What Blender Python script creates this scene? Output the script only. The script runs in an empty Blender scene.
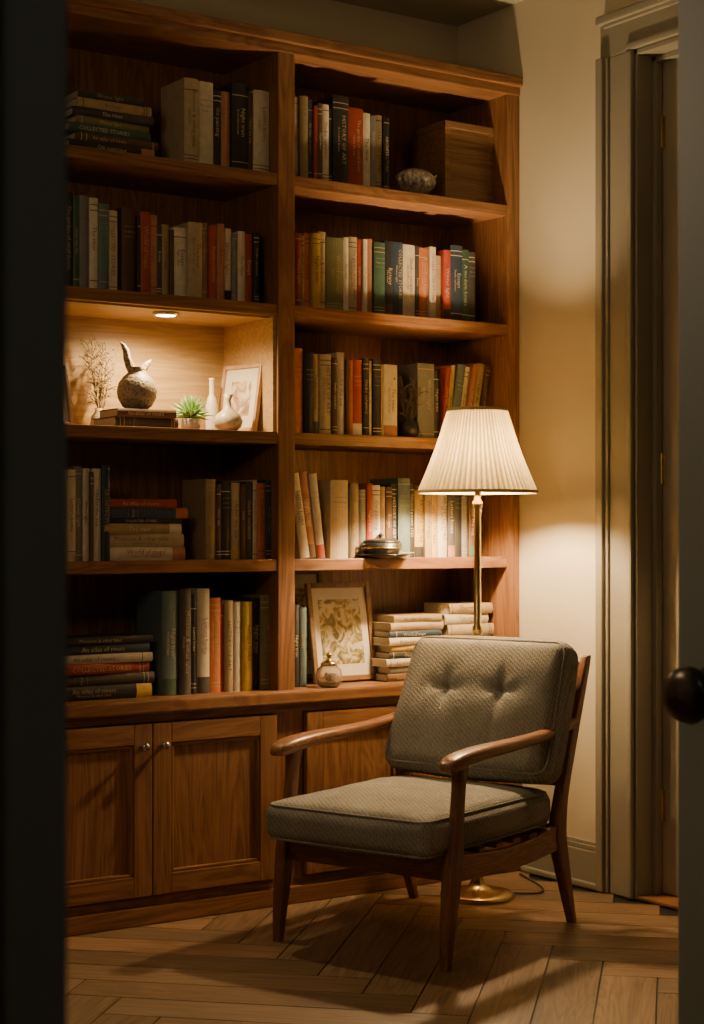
import bpy, bmesh, math, random
from mathutils import Vector, Matrix, noise as mnoise

random.seed(7)
S = bpy.context.scene
COL = S.collection

# ------------------------------------------------------------------ materials
def new_mat(name):
    m = bpy.data.materials.new(name); m.use_nodes = True
    nt = m.node_tree
    b = nt.nodes['Principled BSDF']
    return m, nt, b

def N(nt, typ, **kw):
    n = nt.nodes.new(typ)
    for k, v in kw.items():
        setattr(n, k, v)
    return n

def ramp(nt, stops):
    r = nt.nodes.new('ShaderNodeValToRGB')
    e = r.color_ramp.elements
    while len(e) < len(stops): e.new(0.5)
    for i, (p, c) in enumerate(stops):
        e[i].position = p; e[i].color = (c[0], c[1], c[2], 1)
    return r

def plain(name, col, rough=0.5, metal=0.0, nscale=30, namt=0.12, bump=0.0):
    m, nt, b = new_mat(name)
    tc = N(nt, 'ShaderNodeTexCoord'); no = N(nt, 'ShaderNodeTexNoise')
    no.inputs['Scale'].default_value = nscale; no.inputs['Detail'].default_value = 4
    nt.links.new(tc.outputs['Object'], no.inputs['Vector'])
    lo = [max(0, c*(1-namt)) for c in col]; hi = [min(1, c*(1+namt)) for c in col]
    r = ramp(nt, [(0.3, lo), (0.7, hi)])
    nt.links.new(no.outputs['Fac'], r.inputs['Fac'])
    nt.links.new(r.outputs['Color'], b.inputs['Base Color'])
    b.inputs['Roughness'].default_value = rough
    b.inputs['Metallic'].default_value = metal
    if bump > 0:
        bp = N(nt, 'ShaderNodeBump'); bp.inputs['Strength'].default_value = bump
        bp.inputs['Distance'].default_value = 0.004
        nt.links.new(no.outputs['Fac'], bp.inputs['Height'])
        nt.links.new(bp.outputs['Normal'], b.inputs['Normal'])
    return m

def wood(name, dark, light, axis='Z', rough=0.42, rot=0.0, attr=False, scale=1.0):
    m, nt, b = new_mat(name)
    L = nt.links.new
    tc = N(nt, 'ShaderNodeTexCoord'); mp = N(nt, 'ShaderNodeMapping')
    st = {'X': (0.9, 9, 9), 'Y': (9, 0.9, 9), 'Z': (9, 9, 0.9)}[axis]
    mp0 = N(nt, 'ShaderNodeMapping'); mp0.inputs['Rotation'].default_value = (0, 0, rot)
    L(tc.outputs['Object'], mp0.inputs['Vector']); L(mp0.outputs['Vector'], mp.inputs['Vector'])
    mp.inputs['Scale'].default_value = [s*scale for s in st]
    n1 = N(nt, 'ShaderNodeTexNoise'); n1.inputs['Scale'].default_value = 1.1
    n1.inputs['Detail'].default_value = 5; n1.inputs['Distortion'].default_value = 1.2
    L(mp.outputs['Vector'], n1.inputs['Vector'])
    mu = N(nt, 'ShaderNodeMath', operation='MULTIPLY'); mu.inputs[1].default_value = 9
    L(n1.outputs['Fac'], mu.inputs[0])
    fr = N(nt, 'ShaderNodeMath', operation='PINGPONG'); fr.inputs[1].default_value = 0.5
    L(mu.outputs[0], fr.inputs[0])
    mp2 = N(nt, 'ShaderNodeMapping')
    mp2.inputs['Scale'].default_value = [s*(14 if s > 2*1 else 3) for s in st]
    L(mp0.outputs['Vector'], mp2.inputs['Vector'])
    n2 = N(nt, 'ShaderNodeTexNoise'); n2.inputs['Scale'].default_value = 1.0
    n2.inputs['Detail'].default_value = 3
    L(mp2.outputs['Vector'], n2.inputs['Vector'])
    a = N(nt, 'ShaderNodeMath', operation='MULTIPLY'); a.inputs[1].default_value = 0.75
    L(fr.outputs[0], a.inputs[0])
    ad = N(nt, 'ShaderNodeMath', operation='MULTIPLY_ADD'); ad.inputs[1].default_value = 0.75
    L(n2.outputs['Fac'], ad.inputs[0]); L(a.outputs[0], ad.inputs[2])
    r = ramp(nt, [(0.2, dark), (0.85, light)])
    L(ad.outputs[0], r.inputs['Fac'])
    out = r.outputs['Color']
    if attr:
        at = N(nt, 'ShaderNodeAttribute', attribute_name='Col')
        mx = N(nt, 'ShaderNodeMix', data_type='RGBA', blend_type='MULTIPLY')
        mx.inputs[0].default_value = 1.0
        L(out, mx.inputs[6]); L(at.outputs['Color'], mx.inputs[7]); out = mx.outputs[2]
    L(out, b.inputs['Base Color'])
    b.inputs['Roughness'].default_value = rough
    bp = N(nt, 'ShaderNodeBump'); bp.inputs['Strength'].default_value = 0.18
    bp.inputs['Distance'].default_value = 0.002
    L(ad.outputs[0], bp.inputs['Height']); L(bp.outputs['Normal'], b.inputs['Normal'])
    return m

OD, OL = (0.125, 0.052, 0.020), (0.33, 0.155, 0.067)
M_oakV = wood('oak_vertical', OD, OL, 'Z')
M_oakH = wood('oak_horizontal', OD, OL, 'X')
M_oakY = wood('oak_depth', OD, OL, 'Y')
M_linLit = wood('niche_oak_lit', (0.40, 0.245, 0.105), (0.60, 0.41, 0.20), 'X')  # lighter lining oak, with some of the niche's light put into its colour
M_walV = wood('walnut_v', (0.10, 0.040, 0.019), (0.27, 0.118, 0.056), 'Z', 0.36, scale=1.6)
M_walY = wood('walnut_y', (0.14, 0.058, 0.026), (0.34, 0.16, 0.078), 'Y', 0.33, scale=1.6)
M_walX = wood('walnut_x', (0.10, 0.040, 0.019), (0.27, 0.118, 0.056), 'X', 0.36, scale=1.6)
M_flA = wood('floor_oak_a', (0.14, 0.086, 0.045), (0.34, 0.215, 0.122), 'X', 0.42, math.radians(-45), True)
M_flB = wood('floor_oak_b', (0.14, 0.086, 0.045), (0.34, 0.215, 0.122), 'Y', 0.42, math.radians(-45), True)
M_box = wood('box_wood', (0.14, 0.07, 0.028), (0.34, 0.19, 0.085), 'X', 0.5)
M_wall = plain('wall_plaster', (0.59, 0.53, 0.39), 0.85, nscale=3, namt=0.04, bump=0.05)
M_ceil = plain('ceiling_paint', (0.40, 0.38, 0.29), 0.9, nscale=3, namt=0.03)
M_trim = plain('trim_paint', (0.27, 0.25, 0.195), 0.42, nscale=4, namt=0.03)
M_door = plain('door_paint', (0.36, 0.32, 0.24), 0.45, nscale=4, namt=0.03)
M_hall = plain('hall_door_paint', (0.25, 0.26, 0.245), 0.5, nscale=4, namt=0.04)
M_brass = plain('brass', (0.68, 0.51, 0.24), 0.25, 1.0, 20, 0.08)
M_bronze = plain('bronze', (0.09, 0.075, 0.06), 0.3, 1.0, 20, 0.1)
M_steel = plain('nickel', (0.6, 0.57, 0.52), 0.25, 1.0, 20, 0.05)
M_black = plain('black_enamel', (0.02, 0.02, 0.02), 0.35)
M_white = plain('white_ceramic', (0.72, 0.68, 0.6), 0.3, namt=0.04)
M_cream = plain('cream_ceramic', (0.6, 0.5, 0.36), 0.35, nscale=60, namt=0.15)
M_paper = plain('mat_paper', (0.72, 0.67, 0.56), 0.8, namt=0.03)
M_twig = plain('dry_twig', (0.38, 0.28, 0.15), 0.8)
M_twigd = plain('dark_twig', (0.10, 0.07, 0.045), 0.8)
M_leaf = plain('succulent_leaf', (0.32, 0.52, 0.20), 0.5)
M_cord = plain('cord', (0.06, 0.04, 0.03), 0.5)
M_silver = plain('aged_silver', (0.5, 0.47, 0.40), 0.42, 0.6, 90, 0.5, 0.6)
M_frame = plain('frame_wood', (0.22, 0.12, 0.055), 0.4, nscale=40, namt=0.2)
M_framel = plain('frame_light_wood', (0.48, 0.30, 0.17), 0.4, nscale=40, namt=0.2)

def speckle():
    m, nt, b = new_mat('speckled_stoneware')
    tc = N(nt, 'ShaderNodeTexCoord'); v = N(nt, 'ShaderNodeTexVoronoi')
    v.inputs['Scale'].default_value = 110
    nt.links.new(tc.outputs['Object'], v.inputs['Vector'])
    r = ramp(nt, [(0.15, (0.11, 0.08, 0.05)), (0.5, (0.36, 0.29, 0.20))])
    nt.links.new(v.outputs['Distance'], r.inputs['Fac'])
    nt.links.new(r.outputs['Color'], b.inputs['Base Color'])
    bp = N(nt, 'ShaderNodeBump'); bp.inputs['Strength'].default_value = 0.5
    bp.inputs['Distance'].default_value = 0.003
    nt.links.new(v.outputs['Distance'], bp.inputs['Height'])
    nt.links.new(bp.outputs['Normal'], b.inputs['Normal'])
    b.inputs['Roughness'].default_value = 0.5
    return m
M_speck = speckle()

def fabric(name, lo, hi):
    m, nt, b = new_mat(name)
    L = nt.links.new
    tc = N(nt, 'ShaderNodeTexCoord')
    w1 = N(nt, 'ShaderNodeTexWave', bands_direction='X'); w1.inputs['Scale'].default_value = 42
    w2 = N(nt, 'ShaderNodeTexWave', bands_direction='DIAGONAL'); w2.inputs['Scale'].default_value = 34
    for w_ in (w1, w2):
        w_.inputs['Distortion'].default_value = 2.5; w_.inputs['Detail'].default_value = 2; w_.inputs['Detail Scale'].default_value = 3
    w3 = N(nt, 'ShaderNodeTexNoise'); w3.inputs['Scale'].default_value = 190; w3.inputs['Detail'].default_value = 3
    n = N(nt, 'ShaderNodeTexNoise'); n.inputs['Scale'].default_value = 7; n.inputs['Detail'].default_value = 6
    for x in (w1, w2, w3, n): L(tc.outputs['Object'], x.inputs['Vector'])
    a = N(nt, 'ShaderNodeMath', operation='ADD'); L(w1.outputs['Fac'], a.inputs[0]); L(w2.outputs['Fac'], a.inputs[1])
    ah = N(nt, 'ShaderNodeMath', operation='MULTIPLY'); L(a.outputs[0], ah.inputs[0]); ah.inputs[1].default_value = 0.35
    a2 = N(nt, 'ShaderNodeMath', operation='MULTIPLY_ADD'); L(w3.outputs['Fac'], a2.inputs[0]); a2.inputs[1].default_value = 1.6; L(ah.outputs[0], a2.inputs[2])
    a3 = N(nt, 'ShaderNodeMath', operation='MULTIPLY_ADD'); a3.inputs[1].default_value = 0.42
    L(a2.outputs[0], a3.inputs[0])
    nm = N(nt, 'ShaderNodeMath', operation='MULTIPLY'); L(n.outputs['Fac'], nm.inputs[0]); nm.inputs[1].default_value = 0.4
    L(nm.outputs[0], a3.inputs[2])
    r = ramp(nt, [(0.40, lo), (0.95, hi)])
    L(a3.outputs[0], r.inputs['Fac']); L(r.outputs['Color'], b.inputs['Base Color'])
    b.inputs['Roughness'].default_value = 1.0
    b.inputs['Specular IOR Level'].default_value = 0.03
    bp = N(nt, 'ShaderNodeBump'); bp.inputs['Strength'].default_value = 0.7
    bp.inputs['Distance'].default_value = 0.0016
    L(a2.outputs[0], bp.inputs['Height']); L(bp.outputs['Normal'], b.inputs['Normal'])
    return m
M_fab = fabric('grey_wool', (0.155, 0.148, 0.130), (0.37, 0.355, 0.315))
M_pipe = fabric('piping', (0.22, 0.21, 0.18), (0.42, 0.40, 0.35))

def attr_mat(name, rough, bump=0.15):
    m, nt, b = new_mat(name); L = nt.links.new
    at = N(nt, 'ShaderNodeAttribute', attribute_name='Col')
    tc = N(nt, 'ShaderNodeTexCoord'); no = N(nt, 'ShaderNodeTexNoise')
    no.inputs['Scale'].default_value = 45; no.inputs['Detail'].default_value = 6
    L(tc.outputs['Object'], no.inputs['Vector'])
    r = ramp(nt, [(0.3, (0.86, 0.86, 0.86)), (0.7, (1.06, 1.06, 1.06))])
    L(no.outputs['Fac'], r.inputs['Fac'])
    mx = N(nt, 'ShaderNodeMix', data_type='RGBA', blend_type='MULTIPLY'); mx.inputs[0].default_value = 1
    L(at.outputs['Color'], mx.inputs[6]); L(r.outputs['Color'], mx.inputs[7])
    L(mx.outputs[2], b.inputs['Base Color']); b.inputs['Roughness'].default_value = rough
    return m
M_book = attr_mat('book_cloth', 0.55)

def pages():
    m, nt, b = new_mat('book_pages'); L = nt.links.new
    tc = N(nt, 'ShaderNodeTexCoord'); no = N(nt, 'ShaderNodeTexNoise')
    no.inputs['Scale'].default_value = 300
    L(tc.outputs['Object'], no.inputs['Vector'])
    r = ramp(nt, [(0.35, (0.38, 0.30, 0.19)), (0.65, (0.62, 0.53, 0.38))])
    L(no.outputs['Fac'], r.inputs['Fac']); L(r.outputs['Color'], b.inputs['Base Color'])
    b.inputs['Roughness'].default_value = 0.9
    return m
M_pages = pages()

def emis(name, col, strength):
    m, nt, b = new_mat(name)
    b.inputs['Base Color'].default_value = (0.8, 0.8, 0.8, 1)
    b.inputs['Emission Color'].default_value = (*col, 1)
    b.inputs['Emission Strength'].default_value = strength
    return m

def shade_mat():
    m, nt, b = new_mat('pleated_linen'); L = nt.links.new
    nt.nodes.remove(b)
    out = nt.nodes['Material Output']
    d = N(nt, 'ShaderNodeBsdfDiffuse'); t = N(nt, 'ShaderNodeBsdfTranslucent')
    tc = N(nt, 'ShaderNodeTexCoord'); no = N(nt, 'ShaderNodeTexNoise'); no.inputs['Scale'].default_value = 60
    L(tc.outputs['Object'], no.inputs['Vector'])
    r = ramp(nt, [(0.3, (0.72, 0.56, 0.28)), (0.7, (0.82, 0.67, 0.36))])
    L(no.outputs['Fac'], r.inputs['Fac'])
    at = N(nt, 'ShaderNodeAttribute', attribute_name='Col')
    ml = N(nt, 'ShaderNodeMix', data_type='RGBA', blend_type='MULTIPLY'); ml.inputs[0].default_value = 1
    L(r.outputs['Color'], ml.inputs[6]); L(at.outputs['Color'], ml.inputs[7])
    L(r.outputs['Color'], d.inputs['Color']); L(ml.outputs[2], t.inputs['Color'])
    mx = N(nt, 'ShaderNodeMixShader'); mx.inputs[0].default_value = 0.065
    L(d.outputs[0], mx.inputs[1]); L(t.outputs[0], mx.inputs[2]); L(mx.outputs[0], out.inputs['Surface'])
    return m
M_shade = shade_mat()

def glass():
    m, nt, b = new_mat('jar_glass')
    b.inputs['Base Color'].default_value = (0.95, 0.9, 0.78, 1)
    b.inputs['Transmission Weight'].default_value = 0.85
    b.inputs['Roughness'].default_value = 0.08
    return m
M_glass = glass()

def art(name, base, c1, c2, sc):
    m, nt, b = new_mat(name); L = nt.links.new
    tc = N(nt, 'ShaderNodeTexCoord')
    no = N(nt, 'ShaderNodeTexNoise'); no.inputs['Scale'].default_value = sc; no.inputs['Detail'].default_value = 6
    no.inputs['Distortion'].default_value = 1.5
    L(tc.outputs['Object'], no.inputs['Vector'])
    r = ramp(nt, [(0.36, c1), (0.47, c2), (0.56, base), (1.0, base)])
    L(no.outputs['Fac'], r.inputs['Fac']); L(r.outputs['Color'], b.inputs['Base Color'])
    b.inputs['Roughness'].default_value = 0.6
    return m
M_art = art('botanical_print', (0.60, 0.54, 0.40), (0.10, 0.09, 0.05), (0.34, 0.27, 0.08), 26)
M_art2 = art('sketch_print', (0.68, 0.60, 0.47), (0.30, 0.17, 0.12), (0.50, 0.38, 0.28), 18)

# ------------------------------------------------------------------ mesh accumulator
class MB:
    def __init__(s, mats):
        s.v = []; s.f = []; s.mi = []; s.c = []; s.sm = []; s.mats = mats
    def add(s, verts, faces, mat=0, col=(1, 1, 1), M=None, smooth=False):
        o = len(s.v)
        cl = col if isinstance(col, list) else None
        for i, p in enumerate(verts):
            p = Vector(p)
            if M is not None: p = M @ p
            s.v.append(p); s.c.append(cl[i] if cl else col)
        for f in faces:
            s.f.append([i+o for i in f]); s.mi.append(mat); s.sm.append(smooth)
    def box(s, x0, x1, y0, y1, z0, z1, mat=0, col=(1, 1, 1), M=None, b=0.0):
        if b <= 0:
            vs = [(x, y, z) for x in (x0, x1) for y in (y0, y1) for z in (z0, z1)]
            fs = [(0, 1, 3, 2), (4, 6, 7, 5), (0, 4, 5, 1), (2, 3, 7, 6), (0, 2, 6, 4), (1, 5, 7, 3)]
            s.add(vs, fs, mat, col, M); return
        bm = bmesh.new(); bmesh.ops.create_cube(bm, size=1)
        for v in bm.verts:
            v.co = Vector(((x0+x1)/2+v.co.x*(x1-x0), (y0+y1)/2+v.co.y*(y1-y0), (z0+z1)/2+v.co.z*(z1-z0)))
        bmesh.ops.bevel(bm, geom=list(bm.edges), offset=b, segments=2, affect='EDGES', profile=0.6)
        bm.verts.index_update()
        s.add([v.co.copy() for v in bm.verts], [[v.index for v in f.verts] for f in bm.faces], mat, col, M)
        bm.free()
    def loft(s, rings, mat=0, col=(1, 1, 1), M=None, smooth=True, caps=True):
        n = len(rings[0]); vs = [p for r in rings for p in r]; fs = []
        for i in range(len(rings)-1):
            for j in range(n):
                k = (j+1) % n
                fs.append((i*n+j, i*n+k, (i+1)*n+k, (i+1)*n+j))
        s.add(vs, fs, mat, col, M, smooth)
        if caps:
            s.add(rings[0], [list(range(n))[::-1]], mat, (1, 1, 1), M)
            s.add(rings[-1], [list(range(n))], mat, (1, 1, 1), M)
    def lathe(s, prof, cx=0, cy=0, cz=0, seg=32, mat=0, col=(1, 1, 1), M=None, smooth=True):
        rings = []
        for r, z in prof:
            rings.append([(cx+max(r, 1e-4)*math.cos(2*math.pi*i/seg), cy+max(r, 1e-4)*math.sin(2*math.pi*i/seg), cz+z) for i in range(seg)])
        s.loft(rings, mat, col, M, smooth, caps=True)
    def tube(s, pts, rad, seg=8, mat=0, col=(1, 1, 1), M=None, closed=False):
        pts = [Vector(p) for p in pts]; n = len(pts)
        if not hasattr(rad, '__len__'): rad = [rad]*n
        rings = []; up = Vector((0, 0, 1))
        prev = None
        for i, p in enumerate(pts):
            if closed: t = (pts[(i+1) % n]-pts[i-1])
            else: t = pts[min(i+1, n-1)]-pts[max(i-1, 0)]
            t.normalize()
            if prev is None:
                a = t.cross(up)
                if a.length < 0.05: a = t.cross(Vector((1, 0, 0)))
            else:
                a = prev - t*prev.dot(t)
            a.normalize(); bb = t.cross(a); prev = a
            rings.append([tuple(p + (a*math.cos(2*math.pi*k/seg)+bb*math.sin(2*math.pi*k/seg))*rad[i]) for k in range(seg)])
        if closed:
            rings.append(rings[0]); s.loft(rings, mat, col, M, True, caps=False)
        else: s.loft(rings, mat, col, M, True)
    def build(s, name, parent=None, loc=None, rotz=None):
        me = bpy.data.meshes.new(name)
        me.from_pydata([tuple(p) for p in s.v], [], s.f)
        for m in s.mats: me.materials.append(m)
        me.polygons.foreach_set('material_index', s.mi)
        me.polygons.foreach_set('use_smooth', s.sm)
        ca = me.color_attributes.new('Col', 'FLOAT_COLOR', 'POINT')
        flat = []
        for c in s.c: flat += [c[0], c[1], c[2], 1.0]
        ca.data.foreach_set('color', flat)
        me.update()
        bm = bmesh.new(); bm.from_mesh(me); bmesh.ops.recalc_face_normals(bm, faces=bm.faces); bm.to_mesh(me); bm.free()
        ob = bpy.data.objects.new(name, me); COL.objects.link(ob)
        if parent: ob.parent = parent
        if loc: ob.location = loc
        if rotz is not None: ob.rotation_euler[2] = rotz
        return ob

def empty(name, loc=(0, 0, 0), rotz=0):
    e = bpy.data.objects.new(name, None); e.location = loc; e.rotation_euler[2] = rotz
    e.empty_display_size = 0.1
    COL.objects.link(e); return e

def simple_box(name, dims, mat, b=0.0, parent=None):
    m = MB([mat]); m.box(*dims, b=b); return m.build(name, parent)

# ------------------------------------------------------------------ room
CEIL = 3.07
simple_box('wall_back', (-4.6, 0.0, 0.0, 0.12, 0, CEIL), M_wall)
simple_box('wall_left', (-4.72, -4.6, -6.2, 0.12, 0, CEIL), M_wall)
w = MB([M_wall])
w.box(0, 0.14, -0.95, 0.12, 0, CEIL); w.box(0, 0.14, -6.2, -1.86, 0, CEIL); w.box(0, 0.14, -1.86, -0.95, 2.76, CEIL)
w.build('wall_right')
LX, RX = -3.558, -2.335
w = MB([M_hall])
w.box(-4.6, LX, -4.26, -4.12, 0, CEIL); w.box(RX+0.02, 0, -4.26, -4.12, 0, CEIL); w.box(LX, RX+0.02, -4.26, -4.12, 2.15, CEIL)
w.build('wall_front')
simple_box('wall_hall', (-4.6, 0.0, -6.32, -6.2, 0, CEIL), M_wall)
simple_box('ceiling', (-4.72, 0.14, -6.32, 0.12, CEIL, CEIL+0.1), M_ceil)
t = MB([M_hall])
t.box(LX-0.11, LX-0.002, -4.282, -4.26, 0, 2.25, b=0.004); t.box(LX-0.022, LX+0.010, -4.292, -4.26, 0, 2.2, b=0.005)
t.box(LX-0.075, LX-0.060, -4.290, -4.27, 0, 2.22, b=0.004)
t.box(LX-0.10, LX+0.006, -4.12, -4.10, 0, 2.25, b=0.004)
t.box(LX, LX+0.018, -4.262, -4.118, 0, 2.15, b=0.003)
t.box(LX+0.018, LX+0.048, -4.20, -4.16, 0, 2.15, b=0.003)
t.box(LX-0.11, RX+0.14, -4.282, -4.26, 2.15, 2.26, b=0.004); t.box(LX-0.1, RX+0.14, -4.12, -4.10, 2.15, 2.26, b=0.004)
t.box(RX+0.02, RX+0.13, -4.282, -4.26, 0, 2.15, b=0.004)
t.box(RX+0.06, RX+0.13, -4.12, -4.10, 0, 2.15, b=0.004)
t.build('trim_1')
sp = MB([M_bronze]); sp.box(LX+0.018, LX+0.0205, -4.235, -4.21, 1.13, 1.19, b=0.0008); sp.build('strike_plate')

# floor herringbone
fl = MB([M_flA, M_flB, M_black])
pw, PL = 0.15, 0.90
c45, s45 = math.cos(math.pi/4), math.sin(math.pi/4)
R45 = Matrix.Rotation(math.pi/4, 4, 'Z')
g = 0.0022
for k in range(-90, 90):
    for mm in range(-10, 11):
        for kind in (0, 1):
            ox = k*pw+mm*2*PL; oy = k*pw
            if kind == 0: r = (ox, ox+PL, oy, oy+pw)
            else: r = (ox, ox+pw, oy+pw, oy+pw+PL)
            cx, cy = (r[0]+r[1])/2, (r[2]+r[3])/2
            wx, wy = cx*c45-cy*s45, cx*s45+cy*c45
            if not (-4.75 < wx < 0.15 and -6.2 < wy < 0.1): continue
            q = random.uniform(0.66, 1.16); h = random.uniform(-0.05, 0.05)
            fl.box(r[0]+g, r[1]-g, r[2]+g, r[3]-g, -0.015, 0.0, kind, (q*(1+h), q, q*(1-h)), R45)
fl.box(-4.8, 0.3, -6.4, 0.2, -0.06, -0.004, 2)
fl.build('floor')

def baseboard(name, x, y0, y1, sgn):
    b_ = MB([M_trim])
    b_.box(min(x, x+sgn*0.018), max(x, x+sgn*0.018), y0, y1, 0, 0.125, b=0.002)
    b_.box(min(x, x+sgn*0.013), max(x, x+sgn*0.013), y0, y1, 0.125, 0.143, b=0.003)
    b_.box(min(x, x+sgn*0.008), max(x, x+sgn*0.008), y0, y1, 0.143, 0.155, b=0.002)
    b_.box(min(x, x+sgn*0.032), max(x, x+sgn*0.032), y0, y1, 0, 0.022, b=0.006)
    return b_.build(name)
baseboard('baseboard_right', 0, -0.80, -0.40, -1)
bb = MB([M_trim]); bb.box(-4.6, -1.97, -0.018, 0, 0, 0.15, b=0.003); bb.build('baseboard_back')

t = MB([M_trim, M_oakY])
t.box(-0.01, 0.15, -1.85, -0.96, 0.0, 0.012, 1, b=0.004)
def cas_v(y0, y1, sg):
    def bx(a, b_, th, bev=0.004):
        ya, yb = y0+(y1-y0)*a, y0+(y1-y0)*b_
        t.box(-th, 0, min(ya, yb), max(ya, yb), 0, 2.76, b=bev)
    bx(0, 1, 0.018); bx(0, 0.22, 0.042, 0.008); bx(0.16, 0.30, 0.028, 0.006); bx(0.82, 1.0, 0.030, 0.008)
cas_v(-0.797, -0.955, 1)
cas_v(-2.013, -1.855, 1)
def bxh(a, b_, th, e, bev=0.004):
    z0, z1 = 2.90-(0.14)*b_, 2.90-(0.14)*a
    t.box(-th, 0, -2.013+e, -0.797-e, z0, z1, b=bev)
bxh(0, 1, 0.018, 0); bxh(0, 0.22, 0.042, 0, 0.008); bxh(0.16, 0.3, 0.028, 0.02, 0.006); bxh(0.82, 1, 0.03, 0.13, 0.008)
t.box(-0.012, 0.14, -0.967, -0.95, 0, 2.76, b=0.002); t.box(-0.012, 0.14, -1.86, -1.843, 0, 2.76, b=0.002)
t.box(-0.012, 0.14, -1.86, -0.95, 2.743, 2.76, b=0.002)
t.box(0.055, 0.085, -0.985, -0.967, 0, 2.743, b=0.003); t.box(0.055, 0.085, -1.843, -0.967, 2.725, 2.743, b=0.003)
t.build('trim_2')
d = MB([M_door, M_brass])
d.box(0.088, 0.128, -1.84, -0.97, 0.014, 2.74, b=0.003)
for (z0, z1) in ((0.25, 1.0), (1.15, 2.55)):
    for (ya, yb) in ((-1.72, -1.45), (-1.36, -1.09)):
        d.box(0.080, 0.09, ya, yb, z0, z0+0.02, b=0.003); d.box(0.080, 0.09, ya, yb, z1-0.02, z1, b=0.003)
        d.box(0.080, 0.09, ya, ya+0.02, z0, z1, b=0.003); d.box(0.080, 0.09, yb-0.02, yb, z0, z1, b=0.003)
for z in (0.3, 1.4, 2.5):
    d.box(0.084, 0.089, -0.995, -0.972, z-0.05, z+0.05, 1, b=0.001)
    d.tube([(0.082, -0.983, z-0.05), (0.082, -0.983, z+0.05)], 0.006, 8, 1)
d.build('door_2')

d = MB([M_hall, M_bronze])
fx = -2.327
d.box(fx, fx+0.04, -4.115, -3.457, 0.01, 2.14, b=0.003)
for (z0, z1) in ((0.2, 0.85), (1.15, 1.98)):
    for sx in (fx-0.006, fx+0.036):
        d.box(sx, sx+0.01, -4.0, -3.58, z0, z0+0.025, b=0.003); d.box(sx, sx+0.01, -4.0, -3.58, z1-0.025, z1, b=0.003)
        d.box(sx, sx+0.01, -4.0, -3.975, z0, z1, b=0.003); d.box(sx, sx+0.01, -3.605, -3.58, z0, z1, b=0.003)
kprof = [(0.034, 0.0), (0.038, 0.002), (0.038, 0.006), (0.026, 0.010), (0.013, 0.013), (0.011, 0.030), (0.022, 0.036), (0.033, 0.046), (0.036, 0.055), (0.032, 0.066), (0.019, 0.072), (0.0, 0.074)]
for sg in (-1, 1):
    M = Matrix.Translation((fx if sg < 0 else fx+0.04, -3.530, 1.0)) @ Matrix.Rotation(sg*math.pi/2, 4, 'Y')
    d.lathe(kprof, mat=1, M=M, seg=32)
d.box(fx+0.008, fx+0.032, -3.458, -3.4555, 0.94, 1.06, 1, b=0.001)
d.build('door_1')

# ------------------------------------------------------------------ bookcase
SH = [0.685, 1.106, 1.515, 1.925, 2.345]
FY = -0.363
XL0, XL1, XR0, XR1 = -1.893, -1.006, -0.942, -0.055
bk = MB([M_oakV, M_oakH, M_oakY, M_linLit, M_steel])
B = 0.004
bk.box(XL0-0.064, XL0, FY, -0.002, 0.0, 2.74, 0, b=B)
bk.box(XL1, XR0, FY, -0.002, 0.0, 2.74, 0, b=B)
bk.box(XR1, -0.002, FY, -0.002, 0.0, 2.74, 0, b=B)
bk.box(XL0, XL1, -0.022, -0.002, 0.05, 2.74, 0); bk.box(XR0, XR1, -0.022, -0.002, 0.05, 2.74, 0)
bk.box(XL0-0.064, -0.002, FY-0.004, -0.002, 2.735, 2.775, 1, b=B)
bk.box(XL0-0.078, -0.002, FY-0.020, -0.002, 2.765, 2.80, 1, b=0.006)
for z in SH[1:]:
    for (a, b_) in ((XL0, XL1), (XR0, XR1)):
        bk.box(a, b_, FY+0.004, -0.022, z-0.038, z, 1, b=0.003)
bk.box(XL0-0.075, -0.002, FY-0.045, -0.002, 0.643, 0.685, 1, b=0.007)
bk.box(XL0-0.064, -0.002, FY-0.014, FY+0.01, 0.0, 0.085, 1, b=B)
bk.box(XL0-0.068, -0.002, FY-0.028, FY, 0.0, 0.058, 1, b=0.005)
bk.box(XL0-0.064, -0.002, FY-0.014, FY+0.006, 0.615, 0.643, 1, b=0.003)
for (a, b_) in ((XL0-0.064, XL0+0.005), (XL1-0.022, XR0+0.022), (XR1-0.01, -0.002)):
    bk.box(a, b_, FY-0.014, FY+0.006, 0.08, 0.62, 0, b=0.003)
bk.box(XL0, XR1, FY-0.002, FY+0.006, 0.08, 0.62, 0)
def cdoor(x0, x1, z0, z1, knob):
    yf, yb = FY-0.034, FY-0.012
    sw = 0.062
    bk.box(x0, x0+sw, yf, yb, z0, z1, 0, b=0.003); bk.box(x1-sw, x1, yf, yb, z0, z1, 0, b=0.003)
    bk.box(x0+sw, x1-sw, yf, yb, z0, z0+sw, 1, b=0.003); bk.box(x0+sw, x1-sw, yf, yb, z1-sw, z1, 1, b=0.003)
    bk.box(x0+sw-0.002, x1-sw+0.002, yf+0.013, yb, z0+sw-0.002, z1-sw+0.002, 0)
    for bx in ((x0+sw, x0+sw+0.011, z0+sw, z1-sw), (x1-sw-0.011, x1-sw, z0+sw, z1-sw)):
        bk.box(bx[0], bx[1], yf+0.004, yb, bx[2], bx[3], 0, b=0.003)
    for bz in ((z0+sw, z0+sw+0.011), (z1-sw-0.011, z1-sw)):
        bk.box(x0+sw, x1-sw, yf+0.004, yb, bz[0], bz[1], 1, b=0.003)
    if knob:
        kx = x1-0.032 if knob > 0 else x0+0.032
        M = Matrix.Translation((kx, yf, 0.545)) @ Matrix.Rotation(math.pi/2, 4, 'X')
        bk.lathe([(0.009, 0), (0.009, 0.002), (0.005, 0.005), (0.005, 0.014), (0.012, 0.018), (0.0135, 0.023), (0.010, 0.028), (0, 0.029)], mat=4, M=M, seg=20)
xm = (XL0+XL1)/2-0.024
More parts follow.
